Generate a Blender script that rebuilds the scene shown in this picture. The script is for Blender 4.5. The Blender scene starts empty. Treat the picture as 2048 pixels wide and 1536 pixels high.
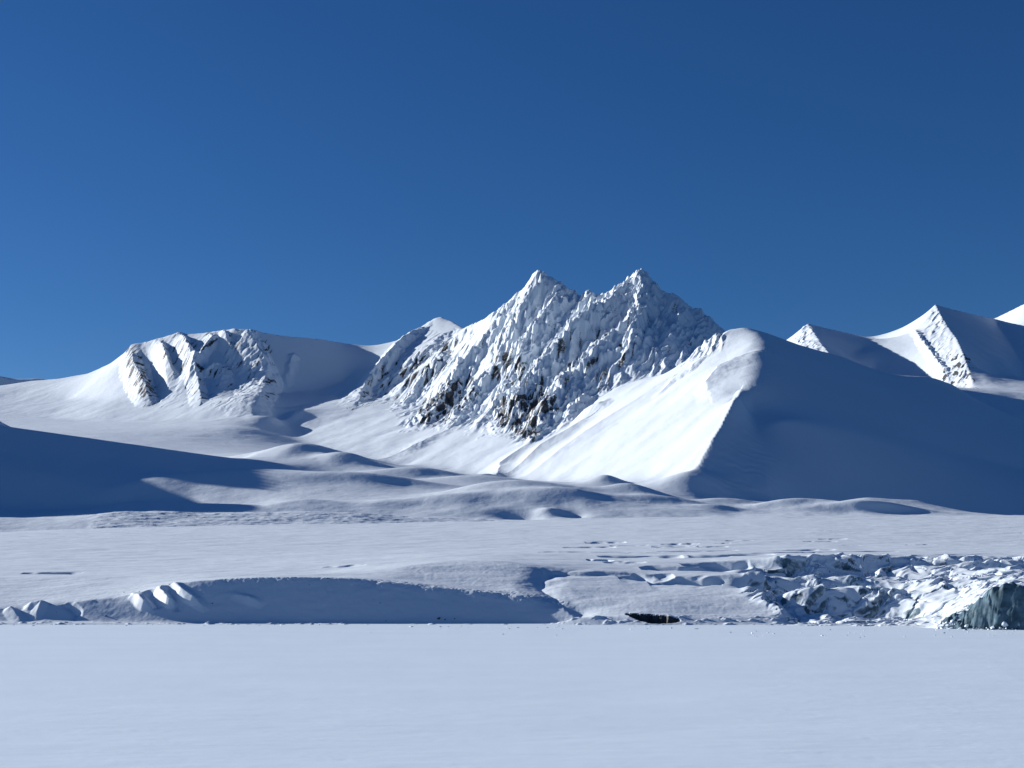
import bpy, math, random
import numpy as np

# ------------------------------------------------------------------ camera, sky, sun, exposure
F = 2813.0          # focal length in photo pixels (2048 wide)
HZ = 1150.0         # row of the eye level in the photo
CH = 30.0           # eye height above the sea ice, metres
SUN_EL, SUN_AZ = 17.5, 24.0      # elevation; degrees ahead of straight left

sc = bpy.context.scene
cam_d = bpy.data.cameras.new("camera"); cam = bpy.data.objects.new("camera", cam_d)
sc.collection.objects.link(cam); sc.camera = cam
cam.location = (0, 0, CH); cam.rotation_euler = (math.radians(90), 0, 0)
cam_d.sensor_width = 36.0; cam_d.lens = 36.0 * F / 2048.0
cam_d.shift_y = (HZ - 768.0) / 2048.0
cam_d.clip_start = 1.0; cam_d.clip_end = 60000.0

e, a = math.radians(SUN_EL), math.radians(SUN_AZ)
SV = (-math.cos(e) * math.cos(a), math.cos(e) * math.sin(a), math.sin(e))
w = bpy.data.worlds.new("World"); sc.world = w; w.use_nodes = True
nt = w.node_tree; nt.nodes.clear()
out = nt.nodes.new("ShaderNodeOutputWorld"); bg = nt.nodes.new("ShaderNodeBackground")
sky = nt.nodes.new("ShaderNodeTexSky"); sky.sky_type = 'NISHITA'; sky.sun_disc = False
sky.sun_elevation = e; sky.sun_rotation = math.atan2(SV[0], SV[1])
sky.altitude = 2000.0; sky.air_density = 1.0; sky.dust_density = 0.5; sky.ozone_density = 6.0
hs = nt.nodes.new("ShaderNodeHueSaturation"); hs.inputs['Saturation'].default_value = 1.12; hs.inputs['Hue'].default_value = .506
nt.links.new(sky.outputs[0], hs.inputs['Color']); nt.links.new(hs.outputs[0], bg.inputs[0])
nt.links.new(bg.outputs[0], out.inputs[0]); bg.inputs[1].default_value = 0.051
sd = bpy.data.lights.new("sun", 'SUN'); sd.energy = 5.0; sd.angle = math.radians(0.5); sd.color = (1.0, 0.965, 0.93)
sun = bpy.data.objects.new("sun", sd); sc.collection.objects.link(sun)
from mathutils import Vector, Matrix
sun.rotation_euler = Vector(SV).to_track_quat('Z', 'Y').to_euler()
sc.view_settings.view_transform = 'Standard'; sc.view_settings.look = 'None'
sc.view_settings.gamma = 1.0; sc.view_settings.exposure = 0.58

DX = 1.5            # photo pixels per mesh column

# ------------------------------------------------------------------ helpers
def zof(py, Y): return CH + (HZ - py) * Y / F
def _hash(ix, iy, seed):
    h = (ix.astype(np.int64) * 374761393 + iy.astype(np.int64) * 668265263 + seed * 1442695041) & 0xffffffff
    h = ((h ^ (h >> 13)) * 1274126177) & 0xffffffff
    h = ((h ^ (h >> 16)) * 2246822519) & 0xffffffff
    return ((h ^ (h >> 15)) & 0xffffff).astype(np.float32) / 16777216.0
def perlin(x, y, seed=0):
    xi = np.floor(x); yi = np.floor(y); fx = (x - xi).astype(np.float32); fy = (y - yi).astype(np.float32)
    xi = xi.astype(np.int64); yi = yi.astype(np.int64)
    u = fx * fx * fx * (fx * (fx * 6 - 15) + 10); v = fy * fy * fy * (fy * (fy * 6 - 15) + 10)
    def g(i, j):
        t = _hash(xi + i, yi + j, seed) * 6.2831853
        return np.cos(t) * (fx - i) + np.sin(t) * (fy - j)
    a0 = g(0, 0); b0 = g(1, 0); c0 = g(0, 1); d0 = g(1, 1)
    return ((a0 + u * (b0 - a0)) * (1 - v) + (c0 + u * (d0 - c0)) * v) * 1.5
def fbm(x, y, oct=4, seed=0, gain=.5):
    s = 0; am = 1.0
    for k in range(oct):
        s = s + am * perlin(x * 2 ** k + 17.3 * k, y * 2 ** k - 9.1 * k, seed + k); am *= gain
    return s
def gully(x, y, dx, dy, cell, seed, f=1.0, fall=None, st=1.0):
    """stripes that run down the slope (dx,dy); -1..1; drawn out by 1/st along the direction fall"""
    if fall is not None:
        c, d = fall; x, y = (x * c + y * d) * st, -x * d + y * c
        dx, dy = (dx * c + dy * d) * st, -dx * d + dy * c; q = np.hypot(dx, dy) + 1e-6; dx, dy = dx / q, dy / q
    px_ = x / cell; py_ = y / cell
    xi = np.floor(px_); yi = np.floor(py_); s = 0; wsum = 1e-6
    for i in (-1, 0, 1):
        for j in (-1, 0, 1):
            cx = xi + i; cy = yi + j
            vx = (px_ - cx - _hash(cx, cy, seed)).astype(np.float32); vy = (py_ - cy - _hash(cx, cy, seed + 7)).astype(np.float32)
            ww = np.maximum(0, 1 - (vx * vx + vy * vy) / 1.9) ** 3
            s = s + ww * np.cos((-dy * vx + dx * vy) * (6.2831853 * f) + _hash(cx, cy, seed + 3) * 1.5); wsum = wsum + ww
    return s / wsum
def cells(x, y, seed):
    """voronoi: nearest distance, second distance, cell hash, vector to the centre"""
    xi = np.floor(x); yi = np.floor(y)
    d1 = np.full(x.shape, 9., np.float32); d2 = d1.copy(); hh = np.zeros_like(d1); ox = np.zeros_like(d1); oy = np.zeros_like(d1)
    for i in (-1, 0, 1):
        for j in (-1, 0, 1):
            cx = xi + i; cy = yi + j
            vx = (x - cx - _hash(cx, cy, seed)).astype(np.float32); vy = (y - cy - _hash(cx, cy, seed + 5)).astype(np.float32)
            d = np.sqrt(vx * vx + vy * vy); m = d < d1
            d2 = np.where(m, d1, np.minimum(d2, d)); hh = np.where(m, _hash(cx, cy, seed + 11), hh)
            ox = np.where(m, vx, ox); oy = np.where(m, vy, oy); d1 = np.where(m, d, d1)
    return d1, d2, hh, ox, oy
def sstep(a_, b_, x):
    t = np.clip((x - a_) / (b_ - a_), 0, 1); return t * t * (3 - 2 * t)
def blur(A, s):
    if s < .3: return A
    n = int(3 * s + 1); k = np.exp(-.5 * (np.arange(-n, n + 1) / s) ** 2); k /= k.sum()
    for ax in (0, 1):
        pad = [(0, 0), (0, 0)]; pad[ax] = (n, n)
        B = np.pad(A, pad, mode='edge'); C_ = np.zeros_like(A)
        L = A.shape[ax]
        for i, kk in enumerate(k):
            C_ += (kk * (B[i:i + L, :] if ax == 0 else B[:, i:i + L])).astype(A.dtype)
        A = C_
    return A
def solve(C, M, iters=60):
    """membrane through the constrained cells"""
    if min(C.shape) <= 10 or max(C.shape) <= 24:
        H = np.where(M, C, C[M].mean() if M.any() else 0.); it = 400
    else:
        n0, n1 = (C.shape[0] + 1) // 2, (C.shape[1] + 1) // 2
        Cp = np.zeros((n0 * 2, n1 * 2)); Mp = np.zeros((n0 * 2, n1 * 2))
        Cp[:C.shape[0], :C.shape[1]] = np.where(M, C, 0); Mp[:C.shape[0], :C.shape[1]] = M
        s = Cp.reshape(n0, 2, n1, 2, -1).sum(axis=(1, 3))[..., 0]; m = Mp.reshape(n0, 2, n1, 2, -1).sum(axis=(1, 3))[..., 0]
        H2 = solve(np.where(m > 0, s / np.maximum(m, 1), 0), m > 0, iters)
        H = np.repeat(np.repeat(H2, 2, 0), 2, 1)[:C.shape[0], :C.shape[1]]; H = np.where(M, C, H); it = iters
    for _ in range(it):
        P_ = np.pad(H, 1, mode='edge')
        H = np.where(M, C, .25 * (P_[:-2, 1:-1] + P_[2:, 1:-1] + P_[1:-1, :-2] + P_[1:-1, 2:]))
    return H

def flutes(x, y, fall, lam, st, octs, seed, gain=.5, warp=.35):
    """ridged noise drawn out down the fall line, sharp crests; about 0..1.6"""
    c, d = fall; A = x * c + y * d; C_ = -x * d + y * c
    C_ = C_ + fbm(x / lam / 1.7, y / lam / 1.7, 2, seed + 77) * lam * warp; s_ = 0; w_ = 1.0; am = 1.0
    for k in range(octs):
        n = 1 - np.abs(perlin(A * st / lam + 31.7 * k, C_ / lam - 13.1 * k, seed + k)) * 1.25
        n = np.clip(n, 0, 1) ** 1.6; s_ = s_ + n * w_ * am; w_ = np.clip(n * 1.6, 0, 1); lam = lam / 2.05; am *= gain; st = min(st * 1.03, 1)
    return s_

class Land:
    """a height field over a fan of columns that spread from the viewpoint; x = u*Y"""
    def __init__(s, cols, rows):
        s.px = np.asarray(cols, float); s.Y = np.asarray(rows, float)
        s.u = (s.px - 1024.0) / F
        s.GY, s.GU = np.meshgrid(s.Y, s.u, indexing='ij'); s.GX = s.GU * s.GY
        s.Z = np.zeros_like(s.GX)
    def macro(s, lines, cell, x0, x1, y0, y1):
        nx = int((x1 - x0) / cell) + 1; ny = int((y1 - y0) / cell) + 1
        C = np.zeros((ny, nx)); N = np.zeros((ny, nx)); W = np.zeros((ny, nx))
        for sm, pts in lines:
            q = [(((p[0] - 1024) / F * p[2]), p[2], zof(p[1], p[2])) for p in pts]
            for A, B in zip(q[:-1], q[1:]):
                n = int(max(abs(B[0] - A[0]), abs(B[1] - A[1])) / cell * 2) + 2
                for t in np.linspace(0, 1, n):
                    i = int(round((A[1] + (B[1] - A[1]) * t - y0) / cell)); j = int(round((A[0] + (B[0] - A[0]) * t - x0) / cell))
                    if 0 <= i < ny and 0 <= j < nx:
                        C[i, j] += A[2] + (B[2] - A[2]) * t; N[i, j] += 1; W[i, j] += sm
        M = N > 0; C = np.where(M, C / np.maximum(N, 1), 0); W = np.where(M, W / np.maximum(N, 1), 0)
        H = solve(C, M); W = blur(solve(W, M, 20), 3)
        lev = [0, 1.2, 3, 7]; Hs = [blur(H, l) for l in lev]; R = np.zeros_like(H)
        for k in range(4):
            R += Hs[k] * np.clip(1 - np.abs(W - k), 0, 1)
        fi = np.clip((s.GY - y0) / cell, 0, ny - 1.001); fj = np.clip((s.GX - x0) / cell, 0, nx - 1.001)
        i = fi.astype(int); j = fj.astype(int); a_ = fi - i; b_ = fj - j
        s.Z = (R[i, j] * (1 - a_) * (1 - b_) + R[i + 1, j] * a_ * (1 - b_) + R[i, j + 1] * (1 - a_) * b_ + R[i + 1, j + 1] * a_ * b_)
    def row(s): return HZ - (s.Z - CH) * F / s.GY
    def hit(s, px, py, ymin=0):
        c = int(np.clip(np.searchsorted(s.px, px), 0, len(s.px) - 1))
        pr = HZ - (s.Z[:, c] - CH) * F / s.Y
        k = np.nonzero((pr <= py) & (s.Y >= ymin))[0]
        r = k[0] if len(k) else len(s.Y) - 2
        Y = s.Y[r]
        return (px - 1024) / F * Y, Y, s.Z[r, c]
    def box(s, x0, x1, y0, y1):
        r0, r1 = np.searchsorted(s.Y, [y0, y1]); u0 = min(x0 / max(y0, 1), x0 / y1); u1 = max(x1 / max(y0, 1), x1 / y1)
        c0, c1 = np.searchsorted(s.u, [u0, u1])
        return slice(max(r0, 0), max(r1, r0 + 1)), slice(max(c0, 0), max(c1, c0 + 1))
    def rib(s, pts, h, wl, wr, rough=.15, seed=1, ymin=0, power=1.0, target=None):
        """a crest (h>0) or gully (h<0) laid along picture points of the ground; wl/wr = half widths on either side"""
        q = [s.hit(p[0], p[1], ymin) for p in pts]
        hs_ = h if hasattr(h, '__len__') else [h] * len(q)
        W = max(wl, wr)
        b = s.box(min(p[0] for p in q) - W * 1.2, max(p[0] for p in q) + W * 1.2, min(p[1] for p in q) - W * 1.2, max(p[1] for p in q) + W * 1.2)
        X = s.GX[b]; Y = s.GY[b]
        jx = fbm(X / 26., Y / 26., 3, seed) * W * rough; jy = fbm(X / 26. + 50, Y / 26., 3, seed + 9) * W * rough
        X = X + jx; Y = Y + jy
        best = np.full(X.shape, 1e9); hh = np.zeros(X.shape); side = np.zeros(X.shape)
        n = len(q) - 1
        for k in range(n):
            A, B = q[k], q[k + 1]; dx, dy = B[0] - A[0], B[1] - A[1]; L2 = dx * dx + dy * dy + 1e-6
            t = np.clip(((X - A[0]) * dx + (Y - A[1]) * dy) / L2, 0, 1)
            ex = X - A[0] - t * dx; ey = Y - A[1] - t * dy; d = np.hypot(ex, ey); m = d < best
            best = np.where(m, d, best); hh = np.where(m, hs_[k] + (hs_[k + 1] - hs_[k]) * t, hh)
            side = np.where(m, np.sign((X - A[0]) * dy - (Y - A[1]) * dx), side)
        ww = np.where(side > 0, wr, wl)
        f = np.clip(1 - best / ww, 0, 1) ** power
        s.Z[b] += hh * f
    def mound(s, px, py, h, rx, ry, rot=0, sharp=1.0, ymin=0, at=None):
        x, y, _ = at or s.hit(px, py, ymin); R = max(rx, ry) * 2.6
        b = s.box(x - R, x + R, y - R, y + R); X = s.GX[b] - x; Y = s.GY[b] - y
        c, d = math.cos(rot), math.sin(rot); r2 = ((X * c + Y * d) / rx) ** 2 + ((-X * d + Y * c) / ry) ** 2
        s.Z[b] += h * np.exp(-r2 ** sharp)
    def trench(s, px, py, depth, L, W, rot=0, ymin=0):
        """crevasse hollow: steep far wall, gentle near side"""
        x, y, _ = s.hit(px, py, ymin); R = L * 2.2
        b = s.box(x - R, x + R, y - R, y + R); X = s.GX[b] - x; Y = s.GY[b] - y
        c, d = math.cos(rot), math.sin(rot); A = X * c + Y * d; B = -X * d + Y * c
        B = B + fbm(X / L * 1.1, Y / L * 1.1, 2, int(px)) * W * .7
        g = np.where(B > 0, np.clip(1 - B / (W * .85), 0, 1), np.clip(1 + B / (W * 2.4), 0, 1))
        g = g * g * (3 - 2 * g)
        s.Z[b] -= depth * g * np.clip(1 - (A / L) ** 2, 0, 1) ** .7
    def grad(s, A=None, sm=0):
        A = s.Z if A is None else A
        if sm: A = blur(A, sm)
        zY = np.gradient(A, s.Y, axis=0); zu = np.gradient(A, s.u, axis=1)
        zx = zu / s.GY; return zx, zY - s.GU * zx
    def poly(s, pts, y0=0, y1=1e9, feather=4):
        """soft mask of the ground inside a picture outline"""
        PX = np.broadcast_to(s.px[None, :], s.Z.shape); PY = s.row(); ins = np.zeros(s.Z.shape, bool)
        n = len(pts)
        for k in range(n):
            xa, ya = pts[k]; xb, yb = pts[(k + 1) % n]
            if ya == yb: continue
            cnd = (ya > PY) != (yb > PY)
            ins ^= cnd & (PX < (xb - xa) * (PY - ya) / (yb - ya) + xa)
        ins &= (s.GY > y0) & (s.GY < y1)
        return blur(ins.astype(np.float32), feather)

def vis(name, label, kind='structure', cat=None, group=None):
    pass
def build_patch(name, land, mask, mats, attrs, label=None, kind='structure'):
    """one mesh object from the masked cells of a height field"""
    ny, nx = land.Z.shape
    fm = mask[:-1, :-1]
    idx = np.arange(ny * nx).reshape(ny, nx)
    q = np.stack([idx[:-1, :-1][fm], idx[:-1, 1:][fm], idx[1:, 1:][fm], idx[1:, :-1][fm]], 1)
    used, inv = np.unique(q, return_inverse=True); q = inv.reshape(-1, 4)
    co = np.stack([land.GX.ravel()[used], land.GY.ravel()[used], land.Z.ravel()[used]], 1).astype(np.float32)
    me = bpy.data.meshes.new(name)
    me.vertices.add(len(co)); me.vertices.foreach_set('co', co.ravel())
    me.loops.add(q.size); me.loops.foreach_set('vertex_index', q.ravel().astype(np.int32))
    me.polygons.add(len(q)); me.polygons.foreach_set('loop_start', np.arange(0, q.size, 4, dtype=np.int32))
    me.update(calc_edges=True)
    me.polygons.foreach_set('use_smooth', np.ones(len(q), bool))
    for k, v in attrs.items():
        at_ = me.attributes.new(k, 'FLOAT', 'POINT'); at_.data.foreach_set('value', v.ravel()[used].astype(np.float32))
    zx, zy = land.NG
    n = np.stack([-zx.ravel()[used], -zy.ravel()[used], np.ones(len(used))], 1); n /= np.linalg.norm(n, axis=1)[:, None]
    try:
        an = me.attributes.new('custom_normal', 'FLOAT_VECTOR', 'POINT'); an.data.foreach_set('vector', n.astype(np.float32).ravel())
    except Exception as ex: print('normals', ex)
    me.materials.append(mats)
    o = bpy.data.objects.new(name, me); sc.collection.objects.link(o); o['kind'] = kind
    if label: o['label'] = label
    return o

# ------------------------------------------------------------------ materials
def mat_snow(name, bump_scale, bump_str, streak=(1, 1, 1), base=(.70, .78, .85), rockcol=((.018, .021, .026), (.095, .097, .10)), rockscale=.07, icecol=((.018, .045, .062), (.15, .25, .31))):
    m = bpy.data.materials.new(name); m.use_nodes = True; t = m.node_tree; n = t.nodes; l = t.links
    b = n['Principled BSDF']; b.inputs['Roughness'].default_value = .6; b.inputs['Specular IOR Level'].default_value = .25
    geo = n.new('ShaderNodeNewGeometry')
    mp = n.new('ShaderNodeMapping'); mp.inputs['Scale'].default_value = streak; l.new(geo.outputs['Position'], mp.inputs['Vector'])
    def noise(sc_, det, rough=.55, vec=mp.outputs[0]):
        q = n.new('ShaderNodeTexNoise'); q.inputs['Scale'].default_value = sc_; q.inputs['Detail'].default_value = det
        q.inputs['Roughness'].default_value = rough; l.new(vec, q.inputs['Vector']); return q.outputs['Fac']
    def math_(op, x, y, clamp=False):
        q = n.new('ShaderNodeMath'); q.operation = op; q.use_clamp = clamp
        for k, v in enumerate((x, y)):
            if isinstance(v, (int, float)): q.inputs[k].default_value = v
            else: l.new(v, q.inputs[k])
        return q.outputs[0]
    def ramp(f, c0, c1, p0=.3, p1=.7):
        q = n.new('ShaderNodeValToRGB'); q.color_ramp.elements[0].position = p0; q.color_ramp.elements[1].position = p1
        q.color_ramp.elements[0].color = (*c0, 1); q.color_ramp.elements[1].color = (*c1, 1); l.new(f, q.inputs[0]); return q.outputs[0]
    def mix(f, x, y):
        q = n.new('ShaderNodeMix'); q.data_type = 'RGBA'; l.new(f, q.inputs[0])
        for k, v in ((6, x), (7, y)):
            if isinstance(v, tuple): q.inputs[k].default_value = (*v, 1)
            else: l.new(v, q.inputs[k])
        return q.outputs[2]
    def attr(k):
        q = n.new('ShaderNodeAttribute'); q.attribute_name = k; return q.outputs['Fac']
    big = noise(bump_scale * .12, 3)
    col = ramp(big, tuple(c * .965 for c in base), base)
    ice = math_('ADD', attr('ice'), math_('MULTIPLY', math_('SUBTRACT', noise(bump_scale * 1.2, 5, .6, geo.outputs['Position']), .5), .6))
    icf = math_('MULTIPLY', math_('SUBTRACT', ice, .42), 6, True)
    col = mix(icf, col, ramp(noise(bump_scale * .9, 5, .65), *icecol))
    rk = math_('ADD', attr('rock'), math_('MULTIPLY', math_('SUBTRACT', noise(rockscale * 4, 6, .7, geo.outputs['Position']), .5), 1.1))
    rkf = math_('MULTIPLY', math_('SUBTRACT', rk, .5), 14, True)
    col = mix(rkf, col, ramp(noise(rockscale * 1.7, 5, .7), *rockcol))
    l.new(col, b.inputs['Base Color'])
    bp = n.new('ShaderNodeBump'); bp.inputs['Strength'].default_value = 1.0; bp.inputs['Distance'].default_value = 1.0
    h1 = math_('MULTIPLY', noise(bump_scale, 5, .6), bump_str)
    h2 = math_('MULTIPLY', math_('MULTIPLY', noise(rockscale * 1.3, 6, .7), rkf), bump_str * 4)
    l.new(math_('ADD', h1, h2), bp.inputs['Height']); l.new(bp.outputs[0], b.inputs['Normal'])
    return m
M_FAR = mat_snow('mountain_snow', .05, .8, (1, 1, 1))
M_NEAR = mat_snow('glacier_snow', .16, .28, (.55, 1, 1), rockscale=.3)
M_ICE = mat_snow('sea_ice_snow', .35, .085, (.3, 1, 1), base=(.68, .80, .90))

# ------------------------------------------------------------------ far land: hillocks, valley and mountains
cols = np.concatenate([np.arange(-420, -20, 8), np.arange(-20, 2070, DX), np.arange(2070, 2480, 8)])
rows = [1750.]
while rows[-1] < 7000: rows.append(rows[-1] + (3.0 if rows[-1] < 4300 else 4.2) * DX / 1.5)
L = Land(cols, rows)
# (softness 0..3, [(column, row in the photo, distance in metres), ...])
ln = [
 (2, [(-900, 1100, 1700), (2900, 1080, 1700)]),
 (2, [(-900, 1100, 1780), (2900, 1075, 1780)]),
 # low rubbly band
 (1, [(-300, 1045, 1950), (0, 1033, 1950), (110, 1037, 1950), (240, 1022, 1950), (330, 1021, 1960), (400, 1027, 1960), (470, 1025, 1970), (600, 1020, 1980), (700, 1024, 1980), (800, 1033, 1980), (900, 1037, 1980), (1000, 1040, 1980), (1150, 1045, 1980), (1400, 1045, 1980), (1800, 1050, 1980), (2400, 1050, 1980)]),
 (2, [(-300, 1052, 2080), (300, 1038, 2080), (700, 1036, 2090), (1000, 1040, 2090), (1400, 1040, 2090)]),
 # shadowed floor behind the band
 (2, [(-300, 1020, 2300), (0, 1018, 2300), (200, 1022, 2300), (400, 1020, 2250), (520, 1018, 2250)]),
 # shadowed hill
 (2, [(-180, 815, 2700), (0, 848, 2700), (230, 881, 2720), (400, 906, 2760), (480, 918, 2800)]),
 (2, [(-300, 900, 2480), (0, 925, 2480), (150, 955, 2420), (230, 975, 2400)]),
 (2, [(-90, 893, 2950), (0, 900, 2950), (300, 925, 2950), (480, 930, 2950)]),
 # long lit mound
 (2, [(225, 966, 2360), (300, 951, 2400), (400, 939, 2440), (500, 933, 2460), (600, 938, 2460), (700, 949, 2450), (830, 966, 2430), (930, 978, 2400)]),
 (2, [(250, 990, 2280), (330, 1000, 2240), (450, 1003, 2220), (560, 1004, 2220), (700, 1004, 2220), (800, 1003, 2220)]),
 (2, [(400, 955, 2580), (560, 950, 2600), (700, 955, 2600), (850, 965, 2600)]),
 # small mound in front
 (1, [(520, 1012, 2150), (590, 997, 2180), (620, 994, 2190), (700, 1008, 2170), (800, 1025, 2120), (900, 1034, 2080)]),
 (2, [(850, 1000, 2300), (950, 990, 2300), (1050, 985, 2300), (1200, 980, 2300)]),
 (2, [(800, 1020, 2150), (950, 1010, 2150), (1100, 1015, 2150), (1250, 1015, 2150), (1400, 1015, 2150)]),
 # rear mounds
 (2, [(470, 908, 2980), (560, 893, 3000), (620, 893, 3000), (700, 907, 2980), (760, 922, 2950)]),
 (2, [(560, 925, 2780), (640, 935, 2760), (760, 940, 2750), (880, 945, 2720)]),
 (2, [(560, 912, 3200), (700, 925, 3150), (800, 935, 3050)]),
 # basin floor
 (3, [(0, 904, 3300), (400, 912, 3300), (540, 903, 3330)]),
 (3, [(-700, 858, 4600), (0, 852, 4550), (300, 853, 4350), (500, 848, 4130)]),
 (2, [(-700, 836, 5100), (-100, 832, 5100), (0, 832, 5050), (100, 836, 4950), (160, 843, 4750), (300, 841, 4600), (420, 838, 4450), (540, 829, 4380), (600, 818, 4520)]),
 # left mountain
 (.3, [(-700, 770, 5900), (0, 772, 5850), (60, 762, 5800), (120, 757, 5700), (185, 745, 5600), (230, 722, 5450), (255, 700, 5350), (263, 687, 5330), (290, 683, 5330), (315, 677, 5310), (358, 664, 5280), (380, 668, 5270), (420, 664, 5230), (470, 657, 5150), (500, 661, 5130), (560, 670, 5150), (640, 678, 5200), (700, 688, 5270), (750, 694, 5350)]),
 (2, [(-700, 805, 5450), (0, 802, 5450), (130, 800, 5300), (190, 800, 5100), (230, 802, 4950), (300, 808, 4830), (400, 802, 4680), (470, 792, 4600), (520, 806, 4520)]),
 (1.2, [(562, 790, 4920), (640, 780, 4965), (690, 765, 5060)]),
 (1.5, [(562, 818, 4620), (620, 806, 4720), (680, 780, 4900)]),
 (3, [(-700, 900, 6400), (-100, 900, 6400), (300, 850, 6400), (700, 850, 6600)]),
 (1, [(-900, 735, 6800), (-60, 745, 6800), (0, 751, 6800), (30, 758, 6800), (70, 756, 6800), (100, 757, 6800), (150, 765, 6800)]),
 # central massif, crest
 (.3, [(750, 694, 5350), (800, 683, 5320), (850, 651, 5270), (868, 637, 5265), (880, 632, 5260), (900, 641, 5220), (925, 656, 5100), (945, 648, 4850), (975, 640, 4720), (990, 632, 4680), (1003, 612, 4630), (1030, 592, 4560), (1055, 566, 4500), (1078, 546, 4450), (1110, 567, 4420), (1150, 588, 4380), (1165, 600, 4360), (1176, 588, 4350), (1192, 600, 4330), (1225, 576, 4280), (1250, 588, 4250), (1265, 566, 4220), (1282, 554, 4200), (1320, 578, 4160), (1350, 598, 4120), (1400, 620, 4090), (1425, 640, 4060), (1440, 662, 4030), (1480, 690, 4030)]),
 # middle break of slope
 (1.5, [(640, 800, 4900), (700, 790, 4850), (760, 790, 4750), (800, 800, 4600), (850, 812, 4400), (900, 820, 4200), (960, 832, 3980), (1000, 840, 3840), (1050, 860, 3650), (1090, 850, 3640), (1140, 820, 3680), (1200, 780, 3780)]),
 (.6, [(1000, 725, 4230), (1060, 745, 4050), (1150, 720, 3980), (1250, 690, 3930), (1350, 680, 3880)]),
 # foot of the apron
 (2.5, [(560, 850, 4500), (590, 880, 4250), (640, 902, 4000), (720, 917, 3850), (850, 933, 3620), (930, 950, 3460), (1000, 962, 3300), (1100, 970, 3060), (1250, 968, 2780), (1380, 966, 2560)]),
 
 # gully behind the right mountain's shoulder
 (1, [(1480, 720, 3720), (1400, 728, 3720), (1350, 758, 3700), (1290, 778, 3690), (1230, 795, 3690), (1190, 812, 3650), (1130, 862, 3520)]),
 # right mountain, crest and shoulder
 (.8, [(1190, 800, 3560), (1240, 768, 3570), (1290, 755, 3550), (1340, 745, 3520), (1360, 730, 3510), (1400, 698, 3490), (1440, 665, 3470), (1465, 656, 3460), (1490, 652, 3450), (1520, 660, 3440), (1600, 690, 3460), (1680, 711, 3480), (1750, 740, 3500), (1800, 750, 3510), (1860, 752, 3530), (1900, 765, 3540), (1950, 798, 3550), (2000, 825, 3560), (2048, 847, 3570), (2200, 900, 3600), (2600, 980, 3600)]),
 (1.5, [(1130, 880, 3380), (1230, 850, 3265), (1320, 830, 3130), (1400, 780, 3130), (1450, 730, 3200)]),
 (2.2, [(1520, 664, 3420), (1522, 700, 3250), (1508, 745, 3080), (1490, 775, 2975)]), (.4, [(1480, 786, 2930), (1450, 838, 2816), (1420, 890, 2710), (1398, 930, 2632), (1378, 964, 2562)]),
 (2, [(1378, 966, 2555), (1440, 988, 2540), (1500, 1001, 2530), (1550, 1007, 2510), (1600, 1016, 2580), (1850, 1036, 2640), (2048, 1046, 2660), (2600, 1060, 2550)]),
 (2, [(1560, 830, 2860), (1750, 868, 2920), (2000, 930, 2990), (2300, 990, 3000)]),
 (1.2, [(1380, 1008, 2280), (1450, 1012, 2280), (1530, 1006, 2300), (1580, 995, 2310), (1620, 1004, 2300), (1680, 1003, 2300), (1730, 991, 2310), (1780, 996, 2320), (1840, 998, 2330), (1870, 1010, 2320), (1950, 1027, 2300), (2300, 1045, 2200)]),
 (1.5, [(1450, 1018, 2440), (1600, 1024, 2440), (1850, 1034, 2440)]), (1.5, [(1450, 1030, 2170), (1600, 1028, 2170), (1850, 1036, 2150)]),
 (1.5, [(1490, 800, 3030), (1502, 830, 2950), (1524, 900, 2745), (1540, 970, 2565)]),
 # saddle behind the right mountain
 (3, [(1560, 740, 3800), (1700, 770, 3700), (1850, 800, 3700), (2000, 860, 3600), (2400, 900, 3500)]),
 (1.5, [(1820, 790, 3950), (1880, 772, 4000), (1950, 776, 4000), (2048, 785, 3950), (2300, 800, 3900)]),
 (2.5, [(1600, 770, 4350), (1745, 768, 4300), (1860, 776, 4150), (1950, 784, 4100), (2100, 790, 4050), (2500, 800, 4000)]),
 # far right peaks
 (.2, [(1480, 760, 5200), (1560, 700, 5151), (1590, 676, 5194), (1600, 661, 5250), (1615, 647, 5300), (1650, 656, 5420), (1700, 667, 5500), (1750, 679, 5420), (1780, 683, 5276), (1826, 662, 5235), (1848, 650, 5228), (1858, 628, 5300), (1871, 609, 5400), (1900, 617, 5480), (1940, 627, 5560), (1988, 637, 5650), (2010, 627, 5620), (2048, 608, 5550), (2100, 590, 5450), (2200, 640, 5800), (2600, 700, 5800)]),
 (.1, [(1615, 648, 5290), (1630, 668, 5080), (1645, 690, 4870), (1657, 703, 4745)]),
 (.1, [(1871, 610, 5390), (1893, 650, 5065), (1915, 680, 4825), (1930, 715, 4600), (1947, 770, 4310)]),
 (1.5, [(1745, 742, 4950), (1800, 757, 4800), (1860, 772, 4550), (1940, 779, 4300)]),
 (1.5, [(1700, 716, 4980), (1720, 700, 5120)]), (1.5, [(2010, 715, 4920), (1990, 778, 4600)]),
 (.5, [(1989, 639, 5640), (2015, 680, 5350), (2045, 730, 5050), (2065, 785, 4800)]),
 (3, [(1300, 850, 6400), (1700, 850, 6400), (2600, 850, 6400)]),
 (3, [(800, 800, 6800), (2900, 800, 6800)]),
 (3, [(1000, 780, 4900), (1250, 780, 4800), (1450, 800, 4700)]),
]
Lx = lambda x, Y: x / Y * F + 1024
def wl(sm, pts): return (sm, [(Lx(x, Y), HZ - (z - CH) * F / Y, Y) for x, Y, z in pts])
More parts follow.
